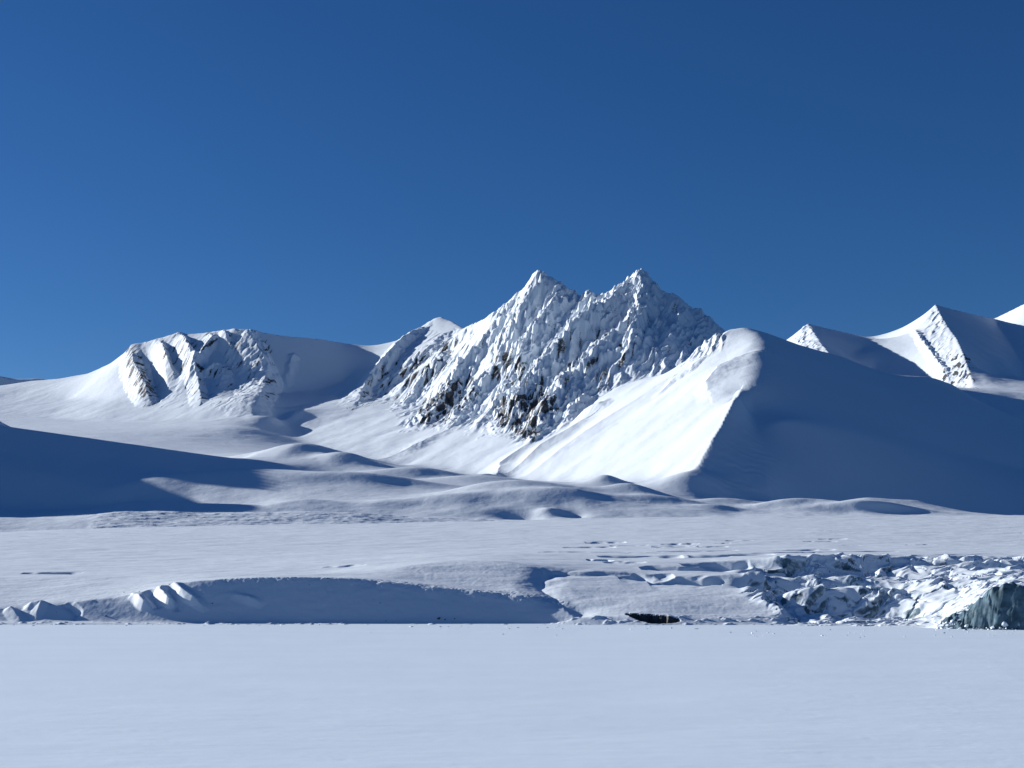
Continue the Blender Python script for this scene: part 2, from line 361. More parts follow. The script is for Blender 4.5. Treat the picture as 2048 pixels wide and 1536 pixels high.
# high ground out of the frame to the left, it throws the big shadow
ln.append(wl(0, [(-1400, 1760, 150), (-1330, 2100, 270), (-1330, 2280, 310), (-1330, 2400, 445), (-1330, 2500, 490), (-1330, 2545, 480), (-1330, 2593, 462), (-1330, 2625, 430), (-1330, 2718, 430), (-1330, 2745, 495), (-1330, 2855, 530), (-1330, 2915, 545), (-1330, 3010, 555), (-1330, 3150, 560), (-1330, 3190, 545), (-1330, 3240, 470), (-1330, 3300, 375), (-1350, 3374, 350), (-1400, 3500, 335)]))
ln.append(wl(2, [(-2000, 1750, 100), (-2200, 3000, 150)]))
L.macro(ln, 6.0, -3600, 3600, 1690, 7050)

# --- hand-placed relief, large to small
R_ = L.rib
# left mountain: buttresses with gullies between them
R_([(264, 690), (264, 725), (276, 760), (290, 790), (300, 806)], [0, 26, 44, 44, 12], 34, 48, .1, 1, 4400)
R_([(290, 690), (300, 720), (312, 760), (320, 795)], [-5, -20, -25, -10], 35, 60, .05, 2, 4400)
R_([(316, 682), (326, 705), (335, 735), (347, 752)], [2, 32, 38, 12], 18, 36, .1, 3, 4400)
R_([(358, 669), (368, 690), (378, 715), (388, 740), (376, 768)], [3, 36, 46, 36, 8], 22, 44, .1, 4, 4400)
R_([(418, 670), (424, 690), (402, 722), (389, 750), (397, 775), (402, 805)], [3, 36, 40, 36, 28, 8], 26, 38, .1, 5, 4400)
R_([(442, 664), (450, 680), (462, 704)], [3, 34, 10], 18, 34, .1, 6, 4400)
R_([(484, 668), (496, 682), (512, 712), (524, 735), (536, 762), (530, 785), (512, 818)], [4, 36, 52, 58, 56, 40, 12], 50, 100, .1, 7, 4400)
R_([(410, 750), (430, 742), (445, 752), (440, 780)], [25, 30, 20, 5], 40, 30, .25, 8, 4400)
R_([(585, 720), (575, 760)], [14, 10], 25, 20, .3, 9, 4400)
# central massif: long diagonal buttresses
R_([(850, 654), (828, 675), (800, 700), (778, 728), (755, 752), (730, 782), (715, 806)], [5, 30, 42, 48, 45, 36, 8], 34, 70, .14, 11, 4000)
R_([(905, 664), (880, 690), (850, 712), (800, 752), (750, 792)], [-20, -35, -40, -30, -10], 60, 70, .2, 12, 4000)
R_([(985, 640), (940, 668), (900, 695), (860, 735), (820, 765), (770, 800)], [20, 30, 25, 20, 20, 5], 30, 30, .35, 13, 3700)
R_([(1000, 640), (985, 670), (965, 700), (940, 730), (900, 760), (850, 800)], [25, 40, 40, 30, 35, 10], 50, 50, .3, 14, 3500)
R_([(1078, 550), (1060, 600), (1040, 640), (1010, 690), (990, 735)], [20, 45, 50, 50, 20], 60, 60, .3, 15, 3400)
R_([(1115, 575), (1110, 620), (1085, 660), (1050, 700), (1035, 745), (1010, 775)], [20, 40, 50, 45, 40, 15], 55, 55, .3, 16, 3300)
R_([(1250, 590), (1225, 620), (1200, 655), (1165, 690), (1120, 720), (1085, 755), (1055, 790), (1030, 830), (1015, 850)], [35, 60, 65, 60, 60, 60, 60, 55, 15], 80, 70, .3, 17, 3200)
R_([(1176, 592), (1170, 640), (1140, 675), (1110, 700)], [20, 40, 40, 15], 50, 45, .3, 18, 3300)
R_([(1282, 558), (1285, 610), (1275, 660), (1262, 700), (1235, 745)], [25, 50, 45, 40, 15], 60, 50, .3, 19, 3200)
R_([(1262, 640), (1215, 700), (1180, 735), (1130, 775), (1110, 800), (1085, 840), (1070, 862)], [30, 50, 50, 45, 45, 40, 10], 55, 50, .3, 20, 3200)
R_([(1350, 600), (1365, 640), (1340, 690)], [15, 30, 10], 40, 35, .3, 21, 3200)
R_([(1175, 800), (1155, 820), (1140, 835), (1120, 860)], [15, 25, 22, 5], 30, 30, .3, 22, 3000)
# rock buttresses low on the massif
R_([(880, 725), (862, 750), (835, 785), (805, 815)], [25, 45, 40, 8], 45, 45, .35, 23, 3300)
R_([(930, 735), (915, 760), (895, 795), (870, 830), (850, 850)], [35, 60, 60, 40, 8], 60, 65, .35, 24, 3200)
R_([(980, 760), (960, 780), (935, 815), (905, 850)], [25, 50, 45, 8], 50, 50, .35, 25, 3200)
R_([(1012, 780), (1000, 800), (985, 830), (950, 860)], [20, 35, 30, 5], 40, 35, .3, 26, 3100)
# long soft flutes on the apron and the right mountain's lit face
R_([(1080, 880), (1000, 935), (960, 955)], [10, 14, 3], 50, 60, .03, 31, 2600, 1.5)
R_([(1160, 850), (1080, 900), (1010, 950)], [10, 15, 4], 50, 70, .03, 32, 2600, 1.5)
R_([(1290, 790), (1200, 850), (1120, 905), (1050, 955)], [5, 10, 10, 3], 60, 80, .03, 33, 2600, 1.5)
R_([(1200, 815), (1170, 832), (1140, 850)], [14, 18, 6], 40, 35, .1, 34, 2800, 1.3)
R_([(900, 860), (820, 900), (760, 920)], [6, 10, 2], 45, 55, .1, 35, 2600, 1.5)
R_([(1400, 720), (1380, 742), (1350, 758), (1320, 785)], [7, 8, 7, 3], 20, 20, .3, 36, 2900)
R_([(1520, 705), (1470, 722), (1435, 742), (1412, 772), (1420, 795)], [4, 10, 13, 11, 4], 70, 30, .05, 37, 2800, 1.4)

R_([(1482, 784), (1460, 820), (1440, 858), (1418, 895), (1396, 935), (1382, 962)], [4, 3, 2, 2, 2, 1], 30, 12, .08, 39, 2400)
# far right peaks


R_([(1826, 662), (1842, 685), (1862, 712), (1885, 745), (1897, 765)], [4, 14, 16, 14, 5], 18, 18, .35, 43, 4400)

# mounds
Mo = L.mound
for p in [(600, 905, 12, 60, 40, .2), (690, 925, 14, 50, 30, -.2), (780, 925, -8, 45, 30, 0), (650, 938, -6, 50, 30, 0), (830, 950, 10, 70, 30, .1), (740, 960, 8, 90, 22, 0),
          (960, 965, 9, 80, 40, 0), (1010, 990, 16, 95, 45, .15), (1130, 1000, 12, 60, 30, 0), (900, 1003, 8, 90, 24, .1), (1210, 970, 13, 30, 26, 0), (1255, 990, 10, 34, 20, .2), (1300, 995, 9, 40, 20, 0),
          (1390, 975, 18, 60, 40, -.1), (1330, 1005, 7, 60, 18, 0), (1450, 1010, 8, 40, 18, 0), (1430, 1018, 5, 30, 12, 0), (1045, 1030, -7, 25, 18, 0), (1095, 1028, 5, 18, 12, 0), (1150, 1028, -4, 16, 12, 0),
          (1560, 1015, 6, 40, 14, 0), (1640, 1012, 7, 50, 14, -.1), (1700, 1018, 7, 60, 12, 0), (1770, 1018, 6, 50, 10, 0)]:
    p = (p[0], p[1], p[2] * 1.45, p[3] * 1.3, p[4] * 1.3, p[5])
    Mo(*p[:5], rot=p[5])

# --- procedural relief
Z0 = L.Z.copy()
U = dict(L=L)
mA = L.poly([(255, 690), (360, 655), (500, 652), (560, 690), (550, 800), (500, 830), (400, 815), (300, 815), (250, 760)], 4500, 5600, 3)
mB = L.poly([(995, 615), (1078, 535), (1170, 585), (1280, 545), (1450, 640), (1440, 700), (1300, 745), (1190, 790), (1130, 850), (1060, 885), (1000, 850), (900, 860), (800, 850), (790, 810), (830, 760), (880, 720), (940, 690)], 3400, 5300, 7)
mB1 = L.poly([(850, 658), (905, 672), (880, 700), (800, 765), (735, 805), (705, 822), (775, 735)], 4200, 5900, 2)
mD = L.poly([(1585, 685), (1615, 640), (1662, 708), (1640, 720)], 4300, 5500, 1.5) + L.poly([(1850, 655), (1870, 603), (1950, 775), (1900, 775), (1868, 710)], 4200, 5500, 1.5)
mC = L.poly([(1330, 760), (1450, 655), (1440, 690), (1350, 770)], 3280, 3620, 2)
mBl = L.poly([(980, 600), (1000, 700), (985, 780), (1010, 880), (700, 880), (650, 800), (850, 640)], 3400, 5900, 8)
mB = mB * (1 - .6 * mBl)
mS = L.poly([(1520, 660), (1600, 680), (1800, 740), (2100, 840), (2100, 1030), (1560, 1030), (1530, 900), (1500, 790)], 2480, 3600, 14)
hard = np.clip(mA * .08 + mB + mB1 * .3 + mD * .3 + mC * .07, 0, 1)
bump_ = Z0 - blur(Z0, 6); hard = hard * (1 - .8 * sstep(5, 16, bump_))
soft = sstep(3900, 3000, L.GY) * 0 + 1
X, Y = L.GX, L.GY
sl = slice(None)
wx = fbm(X / 160, Y / 160, 3, 50) * 18; wy = fbm(X / 160 + 9, Y / 160, 3, 60) * 18
r0 = np.nonzero((hard > .01).any(1))[0]; r = slice(r0[0], r0[-1] + 1)
gx, gy = L.grad(sm=6); st = sstep(.1, .6, np.hypot(gx, gy))
fl = flutes(X[r] + wx[r] * .6, Y[r] + wy[r] * .6, (-.42, -.907), 42, .3, 4, 101, .52)
var = .4 + .75 * sstep(-.4, .4, fbm(X / 120, Y / 150, 3, 160))
L.Z[r] += (fl - .95) * 18 * (hard * st * var)[r]
fl2 = flutes(X[r], Y[r], (-.75, -.66), 19, .35, 3, 131, .5)
L.Z[r] += (fl2 - .9) * 4.2 * (hard * st * var)[r]
# soft snow: gentle avalanche flutes and drifts
gx, gy = L.grad(sm=8); gl = np.hypot(gx, gy) + 1e-4
g = gully(X + wx, Y + wy, gx / gl, gy / gl, 85, 201, .6)
L.Z += g * 1.8 * sstep(.2, .5, gl) * (1 - hard) * (1 - mS) * sstep(5400, 4000, Y)
L.Z += fbm(X / 120, Y / 90, 4, 210, .45) * (1.6 - .8 * sstep(3000, 2600, Y)) * (1 - hard) * (1 - .85 * mS) * sstep(.05, .3, gl)
L.Z += fbm(X / 60, Y / 40, 3, 220) * .7 * sstep(2500, 2100, Y)
rip = L.poly([(1475, 790), (1545, 900), (1580, 1000), (1480, 1010), (1385, 970), (1440, 860)], 2300, 3000, 14)
L.Z += np.sin((Y * .8 + X * .35 + fbm(X / 70, Y / 90, 3, 230) * 22) / 4.6) * .85 * rip * (.5 + .5 * fbm(X / 50, Y / 50, 2, 235))
wet = L.poly([(180, 1018), (1000, 1030), (1000, 1045), (180, 1060)], 1850, 2050, 3)
L.Z += (1 - np.abs(fbm(X / 60, Y / 16, 4, 240)) * 2) * 1.0 * wet

L.NG = L.grad()
steep = np.hypot(*L.NG)
zx, zy = L.NG
rk = L.poly([(1000, 800), (1090, 770), (1110, 820), (1070, 880), (1010, 870), (990, 840)], 3400, 4400, 5) * .55
rk += L.poly([(850, 790), (940, 740), (960, 790), (900, 850), (830, 850)], 3400, 4500, 4) * .48
rk += L.poly([(975, 690), (1050, 715), (1040, 775), (980, 760)], 3400, 4500, 4) * .42
rk += L.poly([(690, 825), (760, 740), (850, 690), (950, 670), (900, 740), (820, 800)], 4000, 5600, 4) * .36
rk += L.poly([(1060, 720), (1200, 620), (1280, 700), (1180, 800), (1080, 800)], 3400, 4600, 6) * .16
rk += L.poly([(250, 690), (275, 690), (300, 760), (330, 815), (290, 815), (255, 740)], 4500, 5500, 2) * .6
rk += L.poly([(300, 660), (540, 660), (560, 800), (400, 810), (340, 760)], 4500, 5500, 3) * .26
rk += L.poly([(1890, 700), (1940, 710), (1960, 780), (1880, 775)], 4200, 5000, 3) * .5
rk += mC * .12 + hard * .06
rn = flutes(X, Y, (-.42, -.907), 16, .22, 3, 150, .6)
rock = np.clip((rk * (.55 + .45 * sstep(.6, 1.3, steep)) + (1.15 - rn) * .55 - .12) * (rk > .02), 0, 1)
zero = np.zeros_like(rock)
AT = dict(rock=rock, ice=zero)

# --- cut the far land into its landforms (picture columns against distance)
PX = np.broadcast_to(L.px[None, :], L.Z.shape)
fB = np.interp(L.px, [-900, 560, 600, 640, 720, 850, 1000, 1100, 1380, 1600, 1850, 2048, 2900], [4600, 4500, 4200, 4000, 3850, 3620, 3300, 3060, 2550, 2590, 2600, 2590, 2500])[None, :]
bBC = np.interp(L.px, [-900, 1000, 1130, 1190, 1290, 1400, 1480, 1560, 1850, 2900], [3300, 3300, 3520, 3650, 3690, 3720, 3720, 3800, 3800, 3700])[None, :]
isfar = (Y > 6400)
isA = (PX < 740 + (Y - 5500) * 0) & (Y > 4650) & ~isfar & (PX < np.interp(Y, [4650, 4800, 5000, 5500, 6400], [610, 640, 710, 750, 750]))
isD = (PX > 1500) & (Y > 4250) & ~isfar
isC = (Y > fB) & (Y <= bBC) & (PX > 1000) 
isB = (Y > fB) & ~isC & ~isA & ~isfar & (PX < 1500) & (PX > 500)
isE = (PX > 1480) & (Y > bBC) & ~isD & ~isfar
isH = (PX < 500) & (Y <= 3000) & (Y > 2060) & (PX < np.interp(Y, [2060, 2250, 2400, 2950], [500, 300, 250, 500]))
isV = (PX <= 620) & (Y > 3000) & ~isA & ~isB & ~isfar & ~isH
rest = ~(isfar | isA | isD | isC | isB | isE | isH | isV)
L.AT = AT
for nm, mk, lb in (
    ('mountain', isA, 'snowy mountain with ribbed buttresses left of the basin'),
    ('mountain', isB, 'tall central massif with two jagged summits and fluted snow-plastered rock'),
    ('mountain', isC, 'smooth right mountain with one bright face and one wide shadowed face'),
    ('mountain', isD, 'sharp white peaks far behind the right mountain'),
    ('mountain', isfar, 'low distant ridge behind the left mountain'),
    ('hill', isE, 'pale snow saddle behind the right mountain'),
    ('hill', isH, 'dark hill lying in deep blue shadow at the left'),
    ('valley_floor', isV, 'flat misty snow basin under the left mountain'),
    ('moraine', rest, 'rounded snow-covered hillocks at the foot of the mountains')):
    build_patch(nm, L, mk, M_FAR, AT, lb)

# ------------------------------------------------------------------ near land: glacier tongue, moraine bank, ice fall
cols = np.concatenate([np.arange(-420, -20, 8), np.arange(-20, 2070, DX), np.arange(2070, 2480, 8)])
rows = [715.]
while rows[-1] < 1990: rows.append(rows[-1] + (.75 if rows[-1] < 1020 else min(4., .75 + (rows[-1] - 1020) * .012)))
G = Land(cols, rows)
def sh(px, py=None, Y=None): return (px, HZ + (CH + 1.5) * F / Y, Y)     # just under the sea ice
ln = [
 (1, [sh(-500, Y=690), sh(2500, Y=690)]),
 (1, [sh(-500, Y=840), sh(0, Y=846), sh(500, Y=846), sh(1000, Y=846), sh(1200, Y=842), sh(1560, Y=835), sh(1700, Y=822), sh(1880, Y=788), sh(2048, Y=758), sh(2400, Y=740)]),
 # gentle ramp in front of the bank
 (1, [(-300, 1242, 868), (0, 1242, 868), (150, 1243, 868), (300, 1244, 868), (450, 1246, 868), (600, 1247, 868), (800, 1249, 868), (1000, 1251, 868), (1120, 1249, 868), (1160, 1247, 866)]),
 # crest of the bank
 (.2, [(-300, 1222, 880), (0, 1216, 880), (40, 1222, 880), (75, 1210, 882), (130, 1208, 884), (175, 1200, 888), (230, 1194, 892), (300, 1180, 895), (350, 1168, 897), (400, 1161, 898), (450, 1157, 899), (520, 1154, 900), (600, 1153, 900), (700, 1156, 900), (800, 1165, 898), (900, 1178, 895), (1000, 1188, 892), (1080, 1196, 890), (1130, 1210, 884), (1165, 1240, 872)]),
 # bench behind it
 (1, [(-300, 1158, 985), (0, 1154, 985), (150, 1153, 980), (300, 1150, 970), (420, 1148, 955), (500, 1149, 945)]),
 (2, [(-300, 1150, 1045), (0, 1148, 1045), (150, 1149, 1040), (300, 1147, 1030), (500, 1144, 1010), (650, 1148, 990)]),
 # shallow bowl and swell
 (1.5, [(640, 1156, 925), (720, 1152, 940), (800, 1158, 935), (900, 1170, 925), (1000, 1180, 915)]),
 (1.5, [(780, 1137, 965), (850, 1124, 980), (930, 1117, 990), (1000, 1119, 985), (1060, 1132, 970)]),
 (2, [(850, 1108, 1120), (950, 1106, 1120), (1060, 1108, 1100)]),
 # channel
 (1, [(1165, 1242, 862), (1130, 1210, 880), (1095, 1182, 905), (1075, 1165, 930), (1100, 1150, 955), (1170, 1137, 985)]),
 # lobe
 (1.5, [(1110, 1172, 928), (1150, 1158, 950), (1200, 1152, 960), (1300, 1158, 955), (1400, 1165, 940), (1460, 1172, 925)]),
 (1.5, [(1150, 1200, 895), (1300, 1200, 890), (1450, 1200, 890), (1530, 1208, 880)]),
 (1.5, [(1190, 1242, 852), (1300, 1240, 850), (1400, 1246, 850), (1500, 1248, 848), (1566, 1248, 846)]),
 (2, [(1200, 1125, 1040), (1350, 1125, 1040), (1500, 1135, 1010)]),
 # ice fall
 (.2, [(1480, 1176, 918), (1520, 1184, 900), (1548, 1200, 884), (1562, 1220, 868), (1574, 1246, 848)]),
 (.5, [(1560, 1205, 905), (1578, 1238, 885), (1590, 1246, 850)]),
 (1, [(1590, 1247, 836), (1700, 1245, 832), (1800, 1248, 822), (1880, 1252, 805)]),
 (.6, [(1600, 1240, 888), (1700, 1240, 886), (1800, 1241, 876), (1850, 1244, 852)]),
 (.3, [(1560, 1190, 905), (1600, 1174, 903), (1640, 1166, 902), (1700, 1170, 902), (1770, 1182, 898), (1820, 1195, 888), (1850, 1215, 866), (1872, 1238, 830)]),
 (1, [(1500, 1192, 948), (1600, 1198, 948), (1700, 1200, 944), (1800, 1208, 932)]),
 (.5, [(1440, 1150, 968), (1500, 1146, 968), (1560, 1158, 962), (1640, 1150, 963), (1720, 1156, 958), (1790, 1164, 950), (1850, 1160, 938), (1900, 1170, 895), (1960, 1160, 890), (2048, 1145, 900), (2300, 1145, 900)]),
 (.5, [(1500, 1120, 1028), (1560, 1113, 1034), (1640, 1108, 1036), (1750, 1112, 1040), (1850, 1118, 1034), (1950, 1122, 1020), (2048, 1118, 1020), (2300, 1120, 1020)]),
 (.7, [(1510, 1148, 1000), (1570, 1162, 1006), (1650, 1168, 1010), (1750, 1168, 1010), (1830, 1164, 1000), (1900, 1152, 980), (2048, 1142, 965)]),
 # dark cliff
 (.2, [(1882, 1247, 793), (1895, 1232, 791), (1925, 1222, 789), (1945, 1210, 787), (1962, 1190, 785), (1985, 1168, 783), (2015, 1160, 780), (2048, 1168, 778), (2150, 1176, 770), (2400, 1180, 760)]),
 (.2, [sh(1885, Y=784), sh(1950, Y=777), sh(2048, Y=767), sh(2300, Y=750)]),
 (1, [(1900, 1225, 822), (1950, 1195, 830), (2000, 1160, 840), (2060, 1150, 850), (2300, 1155, 850)]),
 # plateau and its far lip
 (3, [(-900, 1112, 1300), (0, 1110, 1300), (500, 1105, 1300), (1000, 1096, 1300), (1500, 1088, 1300), (2048, 1088, 1300), (2900, 1088, 1300)]),
 (2, [(-900, 1070, 1780), (0, 1064, 1780), (200, 1056, 1780), (500, 1049, 1780), (700, 1047, 1780), (1000, 1041, 1780), (1100, 1038, 1780), (1300, 1034, 1780), (1600, 1031, 1780), (2048, 1030, 1780), (2900, 1030, 1780)]),
 (2, [(-900, 1085, 1980), (1000, 1070, 1980), (2900, 1070, 1980)]),
]
G.macro(ln, 2.5, -1000, 1000, 680, 2010)
R_ = G.rib
# ribs and hollows on the left bank
R_([(20, 1222), (38, 1238)], [3, 1.5], 5, 5, .3, 301)
R_([(62, 1214), (80, 1212), (72, 1236)], [3, 3, 1], 6, 5, .3, 302)
R_([(140, 1212), (152, 1222), (148, 1236)], [-2, -3, -1], 5, 4, .3, 303)
R_([(268, 1196), (278, 1204), (290, 1214), (308, 1218)], [2, 5, 5, 1], 7, 4, .2, 304)
R_([(318, 1182), (326, 1198), (340, 1212), (350, 1216)], [2, 5, 5, 1], 7, 4, .2, 305)
R_([(348, 1172), (362, 1190), (385, 1205), (408, 1216)], [1.5, 4, 4, 1], 5, 3.5, .2, 306)
R_([(300, 1186), (318, 1208)], [-3, -3], 5, 5, .2, 307)
R_([(336, 1178), (356, 1208)], [-3, -3], 5, 5, .2, 308)
R_([(470, 1196), (500, 1204), (520, 1208)], [1, 2, 1], 4, 4, .4, 309)
G.trench(105, 1146, 3.5, 22, 7, .05)
G.trench(690, 1132, 1.2, 16, 8)
R_([(1150, 1228), (1110, 1195), (1080, 1168), (1105, 1148), (1175, 1137)], [-1, -3, -3.5, -2.5, -.5], 20, 16, .15, 310, 840, 1.5)
G.mound(1160, 1245, 2.0, 14, 6)
# crevasse hollows over the lobe and below the plateau
for px, py, Lh, W, d in [(1210, 1084, 20, 8, 3.5), (1178, 1094, 24, 7, 3), (1128, 1104, 22, 5, 2.5), (1192, 1104, 26, 6, 2.5), (1258, 1091, 18, 5, 1.6), (1282, 1105, 18, 6, 3), (1280, 1112, 34, 10, 5), (1200, 1120, 10, 6, 3),
                         (1248, 1124, 16, 8, 2), (1345, 1094, 20, 6, 2), (1338, 1092, 16, 5, 2), (1360, 1088, 18, 5, 2.4), (1425, 1093, 14, 6, 2.2), (1395, 1102, 34, 6, 3), (1465, 1081, 20, 5, 2), (1455, 1086, 12, 5, 1.6),
                         (1385, 1113, 28, 9, 4), (1462, 1110, 34, 9, 4), (1350, 1134, 26, 8, 3.5), (1430, 1126, 26, 8, 4), (1290, 1150, 20, 12, 4.5), (1368, 1158, 26, 13, 5), (1200, 1146, 40, 8, 2.2), (1455, 1162, 34, 9, 3.5), (1470, 1137, 44, 10, 4),
                         (1550, 1105, 32, 8, 4), (1600, 1100, 30, 7, 4), (1560, 1122, 60, 12, 6), (1700, 1103, 40, 7, 4), (1640, 1083, 16, 4, 2), (1665, 1078, 14, 4, 1.5), (1690, 1091, 14, 4, 2), (1720, 1110, 40, 8, 4), (1860, 1112, 36, 7, 4), (1900, 1118, 40, 7, 4),
                         (1960, 1108, 36, 5, 2.5), (2020, 1112, 30, 5, 3), (1840, 1090, 14, 4, 1.5), (2030, 1066, 12, 4, 1.5), (1660, 1062, 12, 4, 1), (1800, 1120, 60, 10, 5), (2000, 1124, 40, 8, 4)]:
    G.trench(px, py, d, Lh, W, math.radians(2), 870)
X, Y = G.GX, G.GY
PX = np.broadcast_to(G.px[None, :], G.Z.shape)
# ice fall: broken blocks
fall = G.poly([(1480, 1150), (1560, 1112), (1800, 1108), (2100, 1118), (2100, 1180), (2010, 1160), (1960, 1190), (1930, 1215), (1885, 1240), (1860, 1250), (1570, 1248), (1545, 1215), (1490, 1190)], 790, 1060, 5)
wX = X + fbm(X / 30, Y / 30, 3, 400) * 9; wY = Y + fbm(X / 30, Y / 30, 3, 410) * 7
low = sstep(832, 868, Y)
rdg = flutes(wX, wY, (-.985, -.17), 21, .42, 3, 405, .45, .5)
d1, d2, hh, ox, oy = cells(wX / 30 + wY / 60, wY / 19 - wX / 90, 420)
edge = sstep(0, .14, d2 - d1)
blk = (hh - .5) * 6 - ox * 2.5 * hh - oy * 2.
qx2 = X / 8 + fbm(X / 12, Y / 12, 2, 430) * .7; qy2 = Y / 8 + fbm(X / 12, Y / 12, 2, 440) * .7
e1, e2, h2, ox2, oy2 = cells(qx2, qy2, 450)
patch = sstep(0, .6, fbm(X / 50, Y / 40, 2, 455))
br = sstep(1750, 1850, PX)
tilt = np.mod(wX / 34 + fbm(X / 60, Y / 45, 2, 407) * .8, 1.0)          # serac rows: rise slowly from the left, break off to the right
G.Z += fall * ((rdg - .9) * 2.6 * (.3 + .7 * low) + (tilt - .5) * 4.2 * sstep(0, .12, 1 - tilt) * low * (1 - .5 * br) + blk * .25 - (1 - edge) * .8 + (h2 - .5) * .8 * patch)
tide = sstep(800, 815, Y) * sstep(866, 852, Y) * sstep(1200, 1100, X)
G.Z += tide * (np.clip(fbm(X / 9, Y / 3.5, 3, 520) - .25, 0, 1) * 1.6 + 1.25 * sstep(846, 858, Y))
cl = G.poly([(1870, 1262), (1890, 1235), (1950, 1205), (1985, 1165), (2100, 1165), (2100, 1270)], 750, 800, 1.5)
G.Z += cl * ((h2 - .5) * 1.6 + fbm(X / 5, Y / 5, 3, 460) * 1.2)
# wind-worked snow
gx, gy = G.grad(sm=3); gl = np.hypot(gx, gy)
G.Z += fbm(X / 60, Y / 25, 4, 470, .5) * .55 * (1 - fall)
G.Z += (1 - 2 * np.abs(fbm(X / 7, Y / 12, 3, 480))) * .06 * sstep(.08, .3, gl) * (1 - fall) * sstep(1100, 1000, Y)
G.Z += fbm(X / 6, Y / 6, 2, 490) * .12 * sstep(.5, .9, gl)
# rubble along the crest of the bank
cr = G.poly([(430, 1150), (640, 1146), (800, 1156), (1080, 1188), (1140, 1205), (1130, 1214), (1000, 1200), (800, 1178), (640, 1162), (430, 1164)], 885, 910, 1.5)
G.Z += (1 - 2 * np.abs(fbm(X / 5, Y / 3, 3, 500))) * .22 * cr
# opening under the lobe
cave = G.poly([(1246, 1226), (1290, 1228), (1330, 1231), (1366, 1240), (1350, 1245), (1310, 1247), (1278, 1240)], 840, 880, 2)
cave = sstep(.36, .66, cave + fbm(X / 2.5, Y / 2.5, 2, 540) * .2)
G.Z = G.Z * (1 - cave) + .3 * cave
G.NG = G.grad(); steep = np.hypot(*G.NG)
ice = fall * sstep(.7, 1.6, steep) * .58 * sstep(2100, 1750, PX + (fbm(X / 30, Y / 30, 2, 530)) * 200) + cl * sstep(.5, 1.2, steep) * 1.3  # bare ice on steep faces; in the fall it also paints in deeper shade
rock_shade = sstep(.03, .3, blur(cave, 1)) * 1.0 + cr * .12 * sstep(.6, 1, steep)  # dark rock colour paints the shade inside the cave; crest term is rubble
ATN = dict(ice=np.clip(ice, 0, 1), rock=np.clip(rock_shade, 0, 1))
PYn = G.row()
above = G.Z > -1.4
isK = (Y < np.interp(G.px, [-900, 0, 300, 500, 640, 1000, 1130, 1165, 1200], [985, 985, 970, 945, 925, 915, 880, 862, 700])[None, :]) & (PX < 1180) & above
isI = (PX > 1480) & (Y < 1060) & (Y >= 0) & ~isK & above
isP = ~isK & ~isI & above
build_patch('moraine', G, isK, M_NEAR, ATN, 'low snowy bank with a shadowed front along the sea ice')
build_patch('glacier_front', G, isI, M_NEAR, ATN, 'broken crevassed ice fall ending in a dark ice cliff at the sea ice')
build_patch('glacier', G, isP, M_NEAR, ATN, 'smooth snow-covered glacier tongue rising to a flat lip')

# ------------------------------------------------------------------ sea ice, with the faint lines that cross it
def link(name, me, kind=None, label=None, cat=None, group=None, parent=None):
    o = bpy.data.objects.new(name, me); sc.collection.objects.link(o)
    for k, v in (('kind', kind), ('label', label), ('category', cat), ('group', group)):
        if v: o[k] = v
    if parent: o.parent = parent
    return o
def sea_ice():
    px = np.concatenate([np.arange(-500, -20, 30), np.arange(-20, 2070, 4), np.arange(2070, 2560, 30)])
    py = np.concatenate([[2600, 2000, 1700], np.arange(1600, 1245, -1.3), [1240, 1232, 1224, 1215]])
    Y, U = np.meshgrid(CH * F / (py - HZ), (px - 1024) / F, indexing='ij'); X = U * Y
    Z = fbm(X / 14, Y / 5, 3, 600, .5) * .045 + fbm(X / 60, Y / 40, 2, 610) * .12
    Z += (1 - 2 * np.abs(fbm(X / 3.2 + 5, Y / 1.4, 2, 620))) * .016 * sstep(-.1, .4, fbm(X / 18, Y / 12, 2, 630))
    Z *= sstep(860, 760, Y)
    # snow-machine line and a fainter older trail
    for (x0, y0, x1, y1, wd, dp) in ((-300, CH * F / 172, 130, CH * F / 176, 1.6, .16), (-60, CH * F / 196, -18, CH * F / 190, 1.0, .10)):
        t = (X - x0) / (x1 - x0); c = y0 + (y1 - y0) * t + fbm(X / 40, X * 0 + 3.3, 2, 640) * .8
        on = ((t > 0) & (t < 1)) * (.6 + .4 * fbm(X / 9, X * 0 + 1.7, 1, 650))
        Z -= dp * on * np.exp(-((Y - c) / wd) ** 2)
    ny, nx = Z.shape; i = np.arange(ny * nx).reshape(ny, nx)
    q = np.stack([i[:-1, :-1], i[:-1, 1:], i[1:, 1:], i[1:, :-1]], -1).reshape(-1, 4)
    co = np.stack([X, Y, Z], -1).reshape(-1, 3).astype(np.float32)
    me = bpy.data.meshes.new('sea_ice'); me.vertices.add(len(co)); me.vertices.foreach_set('co', co.ravel())
    me.loops.add(q.size); me.loops.foreach_set('vertex_index', q.ravel().astype(np.int32))
    me.polygons.add(len(q)); me.polygons.foreach_set('loop_start', np.arange(0, q.size, 4, dtype=np.int32)); me.update(calc_edges=True)
    me.polygons.foreach_set('use_smooth', np.ones(len(q), bool)); me.materials.append(M_ICE)
    link('sea_ice', me, 'structure', 'flat snow-covered sea ice filling the foreground')
sea_ice()

